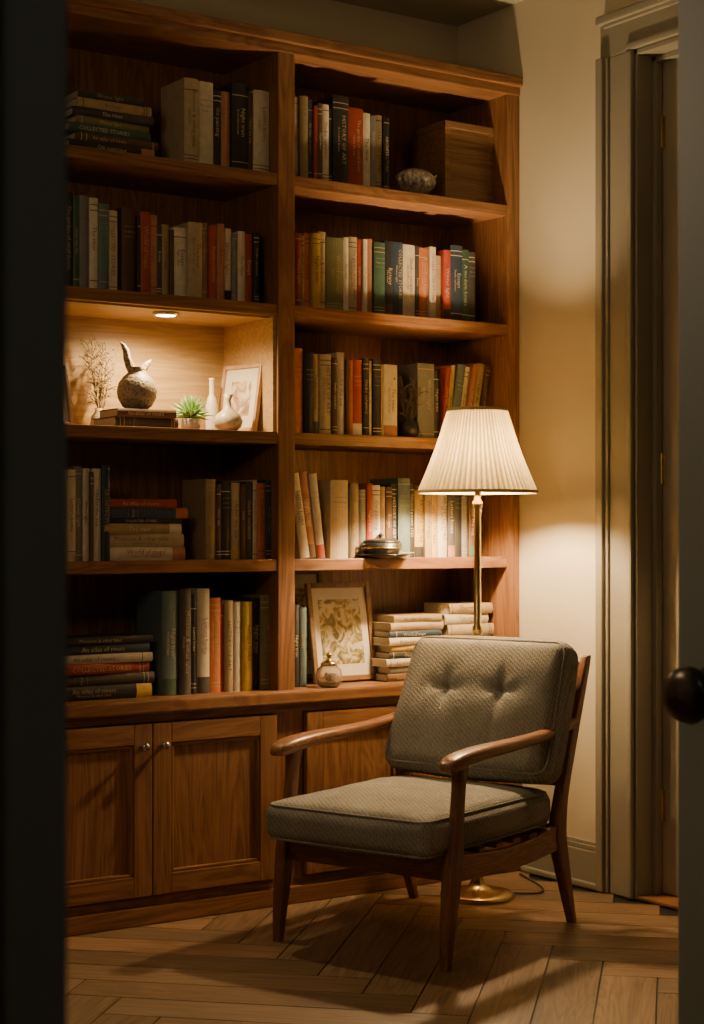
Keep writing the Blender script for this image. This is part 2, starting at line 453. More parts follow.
cdoor(XL0+0.006, xm-0.002, 0.09, 0.612, 1); cdoor(xm+0.002, XL1-0.024, 0.09, 0.612, -1)
xm2 = (XR0+XR1)/2
cdoor(XR0+0.024, xm2-0.002, 0.09, 0.612, 1); cdoor(xm2+0.002, XR1-0.012, 0.09, 0.612, -1)
z0, z1 = SH[2], SH[3]-0.038
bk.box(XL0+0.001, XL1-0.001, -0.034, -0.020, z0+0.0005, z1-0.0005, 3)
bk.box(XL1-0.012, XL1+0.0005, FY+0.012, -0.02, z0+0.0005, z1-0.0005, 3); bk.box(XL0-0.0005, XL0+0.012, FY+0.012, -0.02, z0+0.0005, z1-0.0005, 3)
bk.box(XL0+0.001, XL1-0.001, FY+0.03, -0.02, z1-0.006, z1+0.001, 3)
bk.build('bookcase')

PX, PY, PZ = -1.362, -0.27, z1-0.006
e = empty('puck_light', (PX, PY, PZ))
p = MB([M_steel, emis('puck_lens', (1.0, 0.80, 0.5), 40)])
p.lathe([(0.028, 0.0), (0.042, 0.0), (0.042, -0.007), (0.036, -0.011), (0.032, -0.008), (0.028, -0.004)], mat=0)
p.lathe([(0.0, -0.004), (0.031, -0.004), (0.031, -0.009), (0.0, -0.010)], mat=1)
p.build('puck_body', e)
def light(name, typ, loc, power, col, parent=None, **kw):
    l = bpy.data.lights.new(name, typ); l.energy = power; l.color = col
    for k, v in kw.items(): setattr(l, k, v)
    o = bpy.data.objects.new(name, l); o.location = loc; COL.objects.link(o)
    if parent: o.parent = parent
    return o
light('puck_spot', 'SPOT', (0, 0, -0.022), 27, (1.0, 0.69, 0.33), e, spot_size=math.radians(168), spot_blend=0.6, shadow_soft_size=0.025)

# ------------------------------------------------------------------ books
PAL = {'C': (.50, .39, .24), 'G': (.20, .20, .185), 'K': (.022, .022, .024), 'R': (.36, .055, .03), 'B': (.028, .045, .08),
       'N': (.11, .055, .03), 'T': (.38, .27, .14), 'E': (.045, .095, .06), 'O': (.52, .16, .05), 'Y': (.58, .39, .08),
       'W': (.66, .58, .43), 'L': (.11, .16, .165), 'D': (.055, .05, .048), 'V': (.20, .19, .09), 'P': (.42, .19, .11)}
WORDS = ['The garden of small hours', 'Monsoon & other tales', 'An atlas of rivers', 'Selected poems 1920', 'HISTORY OF ART', 'The river', 'ARCHITECTURE', 'Letters home', 'Night train',
         'Essays', 'A modern house', 'Botany', 'Winter light', 'COLLECTED STORIES', 'Under the sea', 'On painting', 'World of maps', 'Studio ceramics']
TM = []
for wd in WORDS:
    cu = bpy.data.curves.new('t', 'FONT'); cu.body = wd; cu.resolution_u = 1; cu.size = 1
    o = bpy.data.objects.new('t', cu); COL.objects.link(o)
    bpy.context.view_layer.update()
    me = bpy.data.meshes.new_from_object(o.evaluated_get(bpy.context.evaluated_depsgraph_get()))
    vs = [v.co.copy() for v in me.vertices]; fs = [list(pp.vertices) for pp in me.polygons]
    if vs:
        mx = max(v.x for v in vs); mn = min(v.x for v in vs)
        TM.append(([(v.x-(mx+mn)/2, v.y-0.35) for v in vs], fs, mx-mn))
    bpy.data.objects.remove(o); bpy.data.curves.remove(cu); bpy.data.meshes.remove(me)

def book(mb, w, h, dp, col, M, text=True):
    j = random.uniform(0.85, 1.15); col = tuple(c*j for c in col)
    lum = sum(col)/3
    tcol = random.choice([(.56, .45, .26), (.62, .55, .42), (.44, .33, .15)]) if lum < 0.24 else random.choice([(.05, .04, .03), (.20, .05, .03), (.05, .05, .07)])
    tcol = tuple(0.9*a+0.1*b_ for a, b_ in zip(tcol, col))
    b = min(0.006, w*0.18); th = 0.0025
    outer, inner = [], []
    outer.append((-w/2, dp)); inner.append((-w/2+th, dp))
    ns = 6
    for i in range(ns+1):
        a = -1+2*i/ns
        outer.append((a*w/2, b*(a*a)*0.9)); inner.append((a*(w/2-th), b*(a*a)*0.9+th))
    outer.append((w/2, dp)); inner.append((w/2-th, dp))
    n = len(outer)
    vs = [(x, y, z) for z in (0, h) for (x, y) in outer]+[(x, y, z) for z in (0, h) for (x, y) in inner]
    fs = []
    for i in range(n-1):
        fs.append((i, i+1, n+i+1, n+i)); fs.append((2*n+i, 3*n+i, 3*n+i+1, 2*n+i+1))
        fs.append((i, 2*n+i, 2*n+i+1, i+1)); fs.append((n+i, n+i+1, 3*n+i+1, 3*n+i))
    fs.append((0, n, 3*n, 2*n)); fs.append((n-1, 3*n-1, 4*n-1, 2*n-1))
    mb.add(vs, fs, 0, col, M)
    mb.box(-w/2+th, w/2-th, b+th, dp-0.003, 0.003, h-0.004, 1, (1, 1, 1), M)
    def strip(z0, z1, c):
        pts = [(x*1.0, y-0.0006) for (x, y) in outer[1:-1]]
        k = len(pts); v = [(x, y, z0) for x, y in pts]+[(x, y, z1) for x, y in pts]
        mb.add(v, [(i, i+1, k+i+1, k+i) for i in range(k-1)], 0, c, M)
    if not text: return
    r = random.random()
    if r < 0.45:
        for zz in (0.06, 0.10, 0.86, 0.92):
            if random.random() < 0.6: strip(h*zz, h*zz+0.003, tcol)
    elif r < 0.62:
        c2 = random.choice(list(PAL.values())); strip(h*0.0+0.001, h*0.16, c2)
    if w > 0.014:
        tv, tf, L = random.choice(TM)
        rr = random.random()
        if rr < 0.75 or w < 0.03:
            sc = min(w*0.52/0.75, h*0.66/L, 0.021)
            zc = h*random.uniform(0.48, 0.6)
            off = 0.0
            if w > 0.035: off = w*0.16
            mb.add([(off+y*sc, -0.0011, zc-x*sc) for x, y in tv], tf, 0, tcol, M)
            if off:
                tv, tf, L = random.choice(TM); sc = min(w*0.3/0.75, h*0.5/L, 0.012)
                mb.add([(-off+y*sc, -0.0011, zc-x*sc) for x, y in tv], tf, 0, tcol, M)
        else:
            for q_ in range(3):
                tv, tf, L = random.choice(TM); sc = min(w*0.76/L, 0.010)
                mb.add([(x*sc, -0.0011, h*(0.78-0.06*q_)+y*sc) for x, y in tv], tf, 0, tcol, M)

def book_row(x0, z, spec, yf=-0.315, seed=1, name='book_row', maxx=None):
    random.seed(seed)
    mb = MB([M_book, M_pages]); x = x0
    for tk in spec.split():
        q = tk.split(',')
        if q[0] == 'gap': x += float(q[1])/100; continue
        w, h = float(q[1])/100, float(q[2])/100
        lean = math.radians(float(q[3])) if len(q) > 3 else 0.0
        dp = random.uniform(0.15, 0.2); yy = yf+random.uniform(-0.006, 0.012)
        if maxx and x+w > maxx: break
        if lean == 0:
            M = Matrix.Translation((x+w/2, yy, z)); x += w+0.0006
        elif lean > 0:
            ww = w/math.cos(lean)
            M = Matrix.Translation((x+ww, yy, z)) @ Matrix.Rotation(lean, 4, 'Y') @ Matrix.Translation((-w/2, 0, 0)); x += ww+0.001
        else:
            ww = w/math.cos(lean)
            M = Matrix.Translation((x, yy, z)) @ Matrix.Rotation(lean, 4, 'Y') @ Matrix.Translation((w/2, 0, 0)); x += ww+0.001
        book(mb, w, h, dp, PAL[q[0]], M)
    return mb.build(name)

def book_stack(cx, z, items, yf=-0.32, seed=1, name='book_stack'):
    random.seed(seed); mb = MB([M_book, M_pages])
    base = Matrix(((0, 0, -1, 0), (0, 1, 0, 0), (1, 0, 0, 0), (0, 0, 0, 1)))
    for tk in items.split():
        q = tk.split(','); t_, L = float(q[1])/100, float(q[2])/100
        off = random.uniform(-0.012, 0.012); rz = random.uniform(-0.05, 0.05)
        M = Matrix.Translation((cx+off, yf+random.uniform(0, 0.01), z+t_/2)) @ Matrix.Rotation(rz, 4, 'Z') @ base @ Matrix.Translation((0, 0, -L/2))
        book(mb, t_, L, random.uniform(0.14, 0.17), PAL[q[0]], M); z += t_+0.0004
    return mb.build(name)

S0, S1, S2, S3, S4 = SH
book_stack(-1.562, S4, 'K,3,29 N,2.4,28 E,2.6,28 V,2.2,25 D,2.6,27 T,2.8,25 D,2.6,22', seed=3)
book_row(-1.320, S4, 'C,5,27 W,6,27 K,2.8,25 P,3.3,25 K,6,28 N,2,26 W,5.8,27', seed=4)
book_row(-1.885, S3, 'N,3,26 K,4,27 G,3,25 R,3.5,26 B,2.6,28 K,2.8,29 E,2,28 G,3,28.5 W,2.8,28 L,3.4,26.5 W,3.4,25 gap,1.4 N,4.6,26.5 K,1,24 R,3.4,25.5 P,2.6,25 D,1.8,22 T,2.4,22.5 N,1.4,21 W,4.6,22 C,5,24 T,2.6,24.5 R,2.6,23.5 P,2.6,24.5 W,3.2,23.5 G,2.0,22 W,2.6,23 R,2.8,22.5 K,2,23', seed=5)
book_row(-1.885, S1, 'R,3,26 G,4,27 K,3,25 W,3.5,27 T,3,26 C,2.6,27.5 G,2.6,28.5 W,2,28 N,1,27 W,2.8,28 B,2.6,29', seed=6)
book_stack(-1.452, S1, 'W,4.1,27.5 C,4,27.5 T,3.2,27 K,1.6,26 B,3.2,26.5 R,2.6,23', seed=7)
book_row(-1.235, S1, 'T,3.6,25.5 N,1.6,24 K,3.6,25 C,3,24.5 N,1.5,24 D,2.8,25 W,1.6,25.5 O,3,24.5 B,3.6,25.5', seed=8)
book_stack(-1.60, S0, 'K,4.3,33 D,3.4,34 R,3.2,31 W,2.8,33 B,3,32 K,2.2,32', seed=9)
book_row(-1.395, S0, 'L,5.6,32.5 D,4.2,33 K,2,31 W,4.4,33 O,4.6,30 R,1.2,28 T,3,29 W,3,28.5 Y,3.6,28.5 K,3.6,29.5 V,4.6,30.5', seed=10)
book_row(-0.935, S4, 'N,2.4,27 W,1.8,27 T,3.2,27.5 B,2.2,27 R,1.4,25 N,1.8,26 W,2.8,26 K,1.4,25 K,6.2,29.5 R,6,26.5 W,3,25.5 G,2.2,25 T,2.6,25.5 K,2.4,25', seed=11)
book_row(-0.935, S3, 'W,2.6,26 R,2.4,24.5 T,1.6,24 O,2.4,25 Y,3,25 C,2.8,26 V,6.8,24.5 W,2,25 C,3.6,25.5 R,2,25 W,1.6,25 P,2.6,25.5 E,4.4,24.5 K,3.6,25.5 B,4.4,25.5 W,5,25 D,1.6,25 O,3.6,24.5 W,2.6,25 C,3.4,22.5 R,3,24.5 B,5.2,26.5 E,3.4,25.5 D,3,25', seed=12, maxx=-0.06)
book_row(-0.935, S2, 'O,6.2,28 K,3.4,27 T,2.6,26.5 C,4.6,26.5 N,2,25.5 W,3,27.5 N,1.4,25 O,1.4,25 R,4,25.5 K,2.6,26 W,1.6,25.5 K,3.4,26 T,1,24 W,5.6,24.5', seed=13)
book_row(-0.395, S2, 'G,7,26 K,2.6,24 R,1.8,25,5 T,1.8,26,6 L,3.4,26.5,8 W,2,26,9 P,2.4,27,10 C,3.4,27.5,10 N,2.2,27,10', yf=-0.30, seed=14, maxx=-0.10)
book_row(-0.935, S1, 'gap,4.5 W,3.6,28,-9 P,3.6,28.5,-8 W,3,28,-7 gap,1.5 C,7,26 K,1,24 T,3.4,25 G,2.8,23 R,2.4,25 W,3.2,24.5 T,2,24 N,2.6,24 K,2.6,25 L,5,27 K,2.5,25 Y,3.6,23 T,3,24 Y,2.5,25 W,4,24 D,3,25 K,3.4,26 G,2.6,24 N,3,25 K,3,26', seed=15, maxx=-0.06)
book_row(-0.935, S0, 'R,2.6,28 K,2.4,27 L,2.6,26', yf=-0.31, seed=16)
book_stack(-0.42, S0, 'N,2.6,24 G,2.4,23 W,2.6,24 K,2.2,23 Y,2.2,22 W,2.6,24 B,2.2,22 C,2.8,23 T,2.4,20', seed=17)
book_stack(-0.170, S0, 'N,4,21 T,3.6,21 W,3.6,20 K,3,21 C,4,21 W,3.6,20 T,3.6,19', yf=-0.30, seed=18)
book_stack(-1.448, S2, 'D,3.2,22 N,2.6,20', yf=-0.31, seed=19)

# ------------------------------------------------------------------ ornaments
zv = S2+0.0590
v = MB([M_speck])
v.lathe([(0.0, 0), (0.030, 0), (0.046, 0.012), (0.060, 0.038), (0.063, 0.060), (0.057, 0.085), (0.042, 0.105), (0.030, 0.116), (0.026, 0.126), (0.030, 0.134), (0.024, 0.134), (0.018, 0.12), (0, 0.118)], seg=40)
v.tube([(-0.014, 0, 0.118), (-0.026, 0, 0.140), (-0.034, 0, 0.162), (-0.038, 0, 0.184), (-0.048, 0, 0.202), (-0.058, 0, 0.210)], [0.014, 0.014, 0.012, 0.010, 0.007, 0.002], 12)
v.tube([(0.014, 0, 0.118), (0.026, 0, 0.136), (0.040, 0, 0.150), (0.050, 0, 0.160)], [0.013, 0.012, 0.008, 0.002], 12)
v.build('stoneware_vase', loc=(-1.445, -0.235, zv))

def twigs(name, loc, n, H, mat, potmat, spread, seed, pot, rad=1.0):
    random.seed(seed); t = MB([mat, potmat])
    t.lathe(pot, mat=1, seg=28)
    ztop = pot[-3][1]
    for i in range(n):
        a = random.uniform(0, 6.28); r = random.uniform(0.2, 1)*spread; p = Vector((0, 0, ztop*0.3)); pts = [p]
        tgt = Vector((math.cos(a)*r, math.sin(a)*r*0.7, H*random.uniform(0.6, 1)))
        for k in range(1, 7):
            f = k/6; pts.append(Vector((tgt.x*f**1.3, tgt.y*f**1.3, ztop*0.3+(tgt.z-ztop*0.3)*f))+Vector([random.uniform(-.006, .006) for _ in range(3)]))
        t.tube(pts, [rad*(0.0018-0.0002*k) for k in range(7)], 5)
        for k in range(2, 7):
            for _ in range(2):
                b0 = pts[k]; d_ = Vector((random.uniform(-1, 1), random.uniform(-1, 1)*0.6, random.uniform(0.1, 1))).normalized()*random.uniform(.015, .04)
                t.tube([b0, b0+d_*0.6+Vector((0, 0, 0.004)), b0+d_], [rad*0.0012, rad*0.0009, rad*0.0006], 4)
                c = b0+d_; s_ = random.uniform(0.002, 0.004)
                t.add([c+Vector((s_, 0, 0)), c-Vector((s_, 0, 0)), c+Vector((0, s_, 0)), c-Vector((0, s_, 0)), c+Vector((0, 0, s_)), c-Vector((0, 0, s_))],
                      [(0, 2, 4), (2, 1, 4), (1, 3, 4), (3, 0, 4), (2, 0, 5), (1, 2, 5), (3, 1, 5), (0, 3, 5)], 0)
    return t.build(name, loc=loc)
twigs('dried_branches', (-1.510, -0.10, S2), 16, 0.30, M_twig, M_cream, 0.060, 21, [(0, 0), (0.022, 0), (0.028, 0.02), (0.024, 0.045), (0.012, 0.06), (0.012, 0.07), (0.009, 0.07), (0, 0.065)], 1.5)
twigs('dried_flowers', (-0.44, -0.30, S2), 12, 0.20, M_twigd, M_black, 0.07, 22, [(0, 0), (0.026, 0), (0.036, 0.02), (0.032, 0.05), (0.014, 0.065), (0.016, 0.075), (0.011, 0.075), (0, 0.07)], 1.4)

random.seed(5)
t = MB([M_leaf, M_white])
t.lathe([(0, 0), (0.026, 0), (0.031, 0.012), (0.032, 0.034), (0.029, 0.036), (0.028, 0.030), (0, 0.029)], mat=1)
for i in range(80):
    a = i*2.39996; el = math.radians(-5+90*(i/80)**0.8); L = 0.076*(0.75+0.3*random.random())
    dx = Vector((math.cos(a)*math.cos(el), math.sin(a)*math.cos(el), math.sin(el)))
    c0 = Vector((0, 0, 0.042)); t.tube([c0+dx*0.004, c0+dx*L*0.5+Vector((0, 0, 0.003)), c0+dx*L], [0.003, 0.0042, 0.0005], 5)
t.build('potted_succulent', loc=(-1.268, -0.26, S2))
t = MB([M_white]); t.lathe([(0, 0), (0.018, 0), (0.02, 0.01), (0.02, 0.095), (0.013, 0.12), (0.008, 0.13), (0.008, 0.178), (0.010, 0.183), (0.006, 0.183), (0, 0.17)])
t.build('ceramic_bottle', loc=(-1.118, -0.13, S2))
t = MB([M_cream]); t.lathe([(0, 0), (0.025, 0), (0.042, 0.015), (0.047, 0.033), (0.040, 0.052), (0.022, 0.066), (0.011, 0.078), (0.009, 0.10), (0.016, 0.118), (0.012, 0.118), (0.006, 0.10), (0, 0.09)])
t.build('bud_vase', loc=(-1.145, -0.285, S2))

def picture_frame(name, w, h, fw, matf, mata, matw, loc, rz, tilt, mk, th=0.016):
    t = MB([matf, matw, mata])
    M = Matrix.Rotation(tilt, 4, 'X')
    for bx in ((-w/2, -w/2+fw, 0, h), (w/2-fw, w/2, 0, h), (-w/2+fw, w/2-fw, 0, fw), (-w/2+fw, w/2-fw, h-fw, h)):
        t.box(bx[0], bx[1], -th, 0, bx[2], bx[3], 0, M=M, b=0.003)
    t.box(-w/2+fw*0.8, w/2-fw*0.8, -th*0.45, -0.001, fw*0.8, h-fw*0.8, 1, M=M)
    t.box(-w/2+w*mk, w/2-w*mk, -th*0.5, -th*0.4, h*mk, h-h*mk, 2, M=M)
    return t.build(name, loc=loc, rotz=rz)
picture_frame('picture_frame', 0.19, 0.225, 0.013, M_framel, M_art2, M_paper, (-1.057, -0.195, S2+0.003), math.radians(-79), math.radians(-9), 0.24)
picture_frame('picture_frame', 0.16, 0.2, 0.012, M_frame, M_art2, M_paper, (-1.725, -0.20, S2+0.003), math.radians(10), math.radians(-10), 0.24)
picture_frame('picture_frame', 0.265, 0.335, 0.018, M_frame, M_art, M_paper, (-0.662, -0.235, S0+0.004), math.radians(3), math.radians(-9), 0.17)
picture_frame('picture_frame', 0.25, 0.375, 0.016, M_frame, M_art, M_paper, (-0.765, -0.088, S0+0.004), math.radians(0), math.radians(-7), 0.17)

t = MB([M_glass, M_cream, M_brass])
t.lathe([(0, 0), (0.030, 0), (0.040, 0.012), (0.045, 0.035), (0.040, 0.058), (0.028, 0.070), (0.026, 0.074), (0.024, 0.070), (0.036, 0.056), (0.041, 0.035), (0.036, 0.014), (0, 0.006)], mat=0)
random.seed(4)
for i in range(12):
    a = random.uniform(0, 6.28); r = random.uniform(0, 0.02)
    t.lathe([(0, -0.008), (0.006, -0.005), (0.009, 0), (0.006, 0.005), (0, 0.008)], r*math.cos(a), r*math.sin(a), 0.018+0.007*(i % 4), 10, 1)
t.lathe([(0, 0.072), (0.028, 0.072), (0.028, 0.078), (0.022, 0.084), (0.008, 0.090), (0.006, 0.098), (0.010, 0.104), (0.007, 0.111), (0, 0.113)], mat=2)
t.build('glass_jar', loc=(-0.805, -0.355, S0))

t = MB([M_silver])
rings = []
for i, (r, z) in enumerate([(0.0, 0.0), (0.03, 0.0), (0.034, 0.006), (0.045, 0.016), (0.066, 0.036), (0.074, 0.056), (0.070, 0.072), (0.055, 0.086), (0.030, 0.096), (0.010, 0.10), (0, 0.101)]):
    rings.append([(max(r, 1e-4)*(1+0.05*math.cos(12*2*math.pi*k/72))*math.cos(2*math.pi*k/72), max(r, 1e-4)*0.85*(1+0.05*math.cos(12*2*math.pi*k/72))*math.sin(2*math.pi*k/72), z) for k in range(72)])
t.loft(rings)
t.tube([(0.066, 0, 0.065), (0.085, 0, 0.078), (0.092, 0, 0.088)], [0.010, 0.006, 0.002], 10)
t.build('silver_pot', loc=(-0.400, -0.280, S4))
t = MB([M_box, M_brass])
x0, x1, y0, y1 = -0.268, -0.058, -0.280, -0.085
t.box(x0, x1, y0, y1, S4, S4+0.285, 0, b=0.005)
for xx in (x0-0.003, x1-0.017):
    t.box(xx, xx+0.02, y0-0.003, y0+0.01, S4+0.001, S4+0.284, 0, b=0.002)
t.box(x0-0.003, x1+0.002, y0-0.004, y1+0.003, S4+0.262, S4+0.287, 0, b=0.003)
t.build('wooden_box')
t = MB([M_box]); t.box(-1.885, -1.755, -0.30, -0.12, S4, S4+0.20, b=0.004); t.box(-1.888, -1.752, -0.303, -0.117, S4+0.202, S4+0.25, b=0.004); t.build('wooden_box')
# dark lidded dish on a tray
t = MB([M_black, M_bronze, M_brass])
t.lathe([(0, 0), (0.05, 0), (0.08, 0.003), (0.096, 0.012), (0.094, 0.014), (0.076, 0.007), (0, 0.005)], mat=1)
t.lathe([(0, 0.006), (0.050, 0.006), (0.060, 0.014), (0.065, 0.030), (0.066, 0.052), (0.062, 0.052), (0.060, 0.046), (0.0, 0.044)], mat=0, seg=40)
t.lathe([(0, 0.051), (0.064, 0.052), (0.064, 0.057), (0.050, 0.062), (0.02, 0.066), (0.006, 0.067), (0.006, 0.072), (0.010, 0.077), (0.005, 0.083), (0, 0.084)], mat=0, seg=40)
t.lathe([(0.0655, 0.030), (0.0675, 0.032), (0.0675, 0.036), (0.0655, 0.038)], mat=2, seg=40)
for s_ in (-1, 1):
    t.tube([(s_*0.062, 0, 0.044), (s_*0.082, 0, 0.047), (s_*0.084, 0, 0.032), (s_*0.061, 0, 0.024)], 0.004, 8, 0)
t.build('lidded_dish', loc=(-0.575, -0.325, S1))

# ------------------------------------------------------------------ floor lamp
LXp, LYp = -0.412, -0.640
e = empty('floor_lamp', (LXp, LYp, 0))
t = MB([M_brass])
t.lathe([(0, 0), (0.118, 0), (0.122, 0.004), (0.122, 0.012), (0.112, 0.018), (0.085, 0.022), (0.05, 0.030), (0.028, 0.040), (0.020, 0.055), (0.018, 0.075), (0.022, 0.085), (0.013, 0.095), (0.0125, 0.30), (0.0125, 0.86), (0.017, 0.868), (0.017, 0.882), (0.012, 0.89), (0.0115, 1.27), (0.018, 1.278), (0.018, 1.29), (0.010, 1.30), (0.010, 1.325), (0.022, 1.335), (0.026, 1.345), (0.022, 1.352), (0.018, 1.39), (0, 1.39)], seg=48)
t.tube([(0.018, 0, 1.345), (0.055, 0, 1.40), (0.062, 0, 1.46), (0.045, 0, 1.54), (0, 0, 1.575), (-0.045, 0, 1.54), (-0.062, 0, 1.46), (-0.055, 0, 1.40), (-0.018, 0, 1.345)], 0.0022, 8)
for k in range(3):
    a = k*2*math.pi/3+0.3; t.tube([(0, 0, 1.575), (0.097*math.cos(a), 0.097*math.sin(a), 1.590)], 0.0018, 6)
t.lathe([(0, 1.572), (0.008, 1.575), (0.008, 1.582), (0.004, 1.586), (0.009, 1.598), (0.006, 1.602), (0, 1.604)], seg=20)
t.tube([(0.03, 0.02, 1.335), (0.03, 0.02, 1.31), (0.03, 0.02, 1.27)], 0.001, 5)
t.lathe([(0, 1.252), (0.004, 1.256), (0.005, 1.263), (0, 1.27)], cx=0.03, cy=0.02, seg=10)
t.build('lamp_stand', e)
t = MB([M_shade, plain('shade_trim', (0.50, 0.38, 0.20), 0.8)])
np_, pk = 64, 8
seg = np_*pk
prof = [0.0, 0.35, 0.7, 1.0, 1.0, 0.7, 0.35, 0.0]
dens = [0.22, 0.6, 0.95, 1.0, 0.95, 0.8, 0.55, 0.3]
random.seed(12)
jit = [random.uniform(0.8, 1.1) for _ in range(np_)]
def ring(r, z, amp):
    out = []
    for k in range(seg):
        a = 2*math.pi*k/seg; rr = r+amp*(prof[k % pk]-0.5)*2
        out.append((rr*math.cos(a), rr*math.sin(a), z))
    return out
zb, zt, rb, rt = 1.324, 1.592, 0.194, 0.097
rs = []; cl = []
for i in range(9):
    f = i/8; rs.append(ring(rb+(rt-rb)*f-0.006*math.sin(math.pi*f), zb+(zt-zb)*f, 0.0034*(1-0.4*f)))
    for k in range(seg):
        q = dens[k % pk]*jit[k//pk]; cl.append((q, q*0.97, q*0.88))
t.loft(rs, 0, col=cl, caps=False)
for r, z in ((rb, zb), (rt, zt)):
    q = [(r+0.003, z-0.005), (r+0.0045, z), (r+0.003, z+0.006), (r-0.004, z+0.006), (r-0.004, z-0.005)]
    rr = [[(a*math.cos(2*math.pi*k/64), a*math.sin(2*math.pi*k/64), b_) for k in range(64)] for a, b_ in q+[q[0]]]
    t.loft(rr, 1, caps=False)
t.build('lamp_shade', e)
t = MB([emis('bulb_glow', (1.0, 0.69, 0.36), 2000)])
t.lathe([(0, 1.388), (0.014, 1.390), (0.018, 1.405), (0.030, 1.425), (0.034, 1.447), (0.028, 1.468), (0.014, 1.481), (0, 1.484)], seg=24)
t.build('light_bulb', e)
t = MB([M_cord])
pts = []
for k in range(40):
    f = k/39
    pts.append((LXp+0.12+0.22*f, LYp-0.03-0.14*math.sin(f*math.pi)+0.22*f, 0.005))
t.tube(pts, 0.0035, 6)
t.build('lamp_cord')

# ------------------------------------------------------------------ armchair
e = empty('armchair', (-0.842, -0.931, 0), math.radians(-70))
def rrect(cx, cy, cz, hw, hd, plane, n=4, rr=0.45):
    r = min(hw, hd)*rr*2*0.5; out = []
    for qx, qy, a0 in ((1, 1, 0), (-1, 1, 90), (-1, -1, 180), (1, -1, 270)):
        for i in range(n+1):
            a = math.radians(a0+90*i/n)
            out.append((qx*(hw-r)+r*math.cos(a), qy*(hd-r)+r*math.sin(a)))
    if plane == 'XY': return [(cx+a, cy+b, cz) for a, b in out]
    if plane == 'XZ': return [(cx+a, cy, cz+b) for a, b in out]
    return [(cx, cy+a, cz+b) for a, b in out]
def smooth_path(sec, n=6):
    out = []
    for i in range(len(sec)-1):
        p0 = sec[max(i-1, 0)]; p1 = sec[i]; p2 = sec[i+1]; p3 = sec[min(i+2, len(sec)-1)]
        for k in range(n):
            u = k/n
            out.append(tuple(0.5*((2*b)+(-a+c)*u+(2*a-5*b+4*c-d_)*u*u+(-a+3*b-3*c+d_)*u**3) for a, b, c, d_ in zip(p0, p1, p2, p3)))
    out.append(sec[-1]); return out
t = MB([M_walV, M_walY, M_walX])
HX = 0.290
for sx in (-1, 1):
    X = sx*HX
    sec = smooth_path([(-0.340, 0.0, 0.013, 0.013), (-0.330, 0.10, 0.017, 0.019), (-0.308, 0.25, 0.020, 0.028), (-0.298, 0.30, 0.019, 0.028), (-0.284, 0.40, 0.016, 0.020), (-0.272, 0.50, 0.016, 0.019), (-0.262, 0.560, 0.017, 0.031)])
    t.loft([rrect(X, y, z, hw, hd, 'XY') for y, z, hw, hd in sec], 0)
    sec = smooth_path([(0.375, 0.0, 0.013, 0.013), (0.340, 0.10, 0.016, 0.019), (0.294, 0.24, 0.018, 0.029), (0.288, 0.31, 0.018, 0.029), (0.316, 0.42, 0.016, 0.023), (0.384, 0.60, 0.015, 0.022), (0.462, 0.79, 0.013, 0.016), (0.469, 0.808, 0.009, 0.009)])
    t.loft([rrect(X, y, z, hw, hd, 'XY') for y, z, hw, hd in sec], 0)
    sec = smooth_path([(-0.30, 0.272, 0.012, 0.038), (-0.15, 0.260, 0.012, 0.034), (0.0, 0.254, 0.012, 0.033), (0.15, 0.260, 0.012, 0.034), (0.285, 0.275, 0.012, 0.038)])
    t.loft([rrect(X, y, z, hw, hd, 'XZ') for y, z, hw, hd in sec], 1)
    sec = smooth_path([(-0.352, 0.550, 0.010, 0.006), (-0.346, 0.552, 0.022, 0.013), (-0.325, 0.558, 0.031, 0.0190), (-0.27, 0.567, 0.035, 0.020), (-0.15, 0.576, 0.034, 0.018), (0.0, 0.580, 0.029, 0.016), (0.15, 0.586, 0.025, 0.015), (0.28, 0.598, 0.020, 0.0155), (0.375, 0.609, 0.016, 0.0165), (0.408, 0.614, 0.010, 0.012)])
    t.loft([rrect(X+sx*0.004, y, z, hw, hd, 'XZ', rr=0.9) for y, z, hw, hd in sec], 1)
for (y, z, hd, hh) in ((-0.298, 0.272, 0.012, 0.038), (0.288, 0.278, 0.012, 0.034)):
    t.loft([rrect(x, y, z, hd, hh, 'YZ') for x in (-HX, HX)], 2)
t.loft([rrect(x, 0.458+0.006*(1-(x/HX)**2), 0.765, 0.008, 0.028, 'YZ') for x in [-HX+i*2*HX/10 for i in range(11)]], 2)
t.loft([rrect(x, 0.330, 0.44, 0.009, 0.020, 'YZ') for x in (-HX, HX)], 2)
for i in range(5):
    x = -0.2+0.1*i
    t.loft([rrect(x, 0.330, 0.44, 0.012, 0.006, 'XY'), rrect(x, 0.396, 0.60, 0.012, 0.006, 'XY'), rrect(x, 0.460, 0.76, 0.012, 0.006, 'XY')], 0)
for i in range(6):
    y = -0.24+0.095*i
    t.loft([rrect(x, y, 0.298, 0.02, 0.006, 'YZ') for x in (-HX, HX)], 2)
t.build('chair_frame', e)

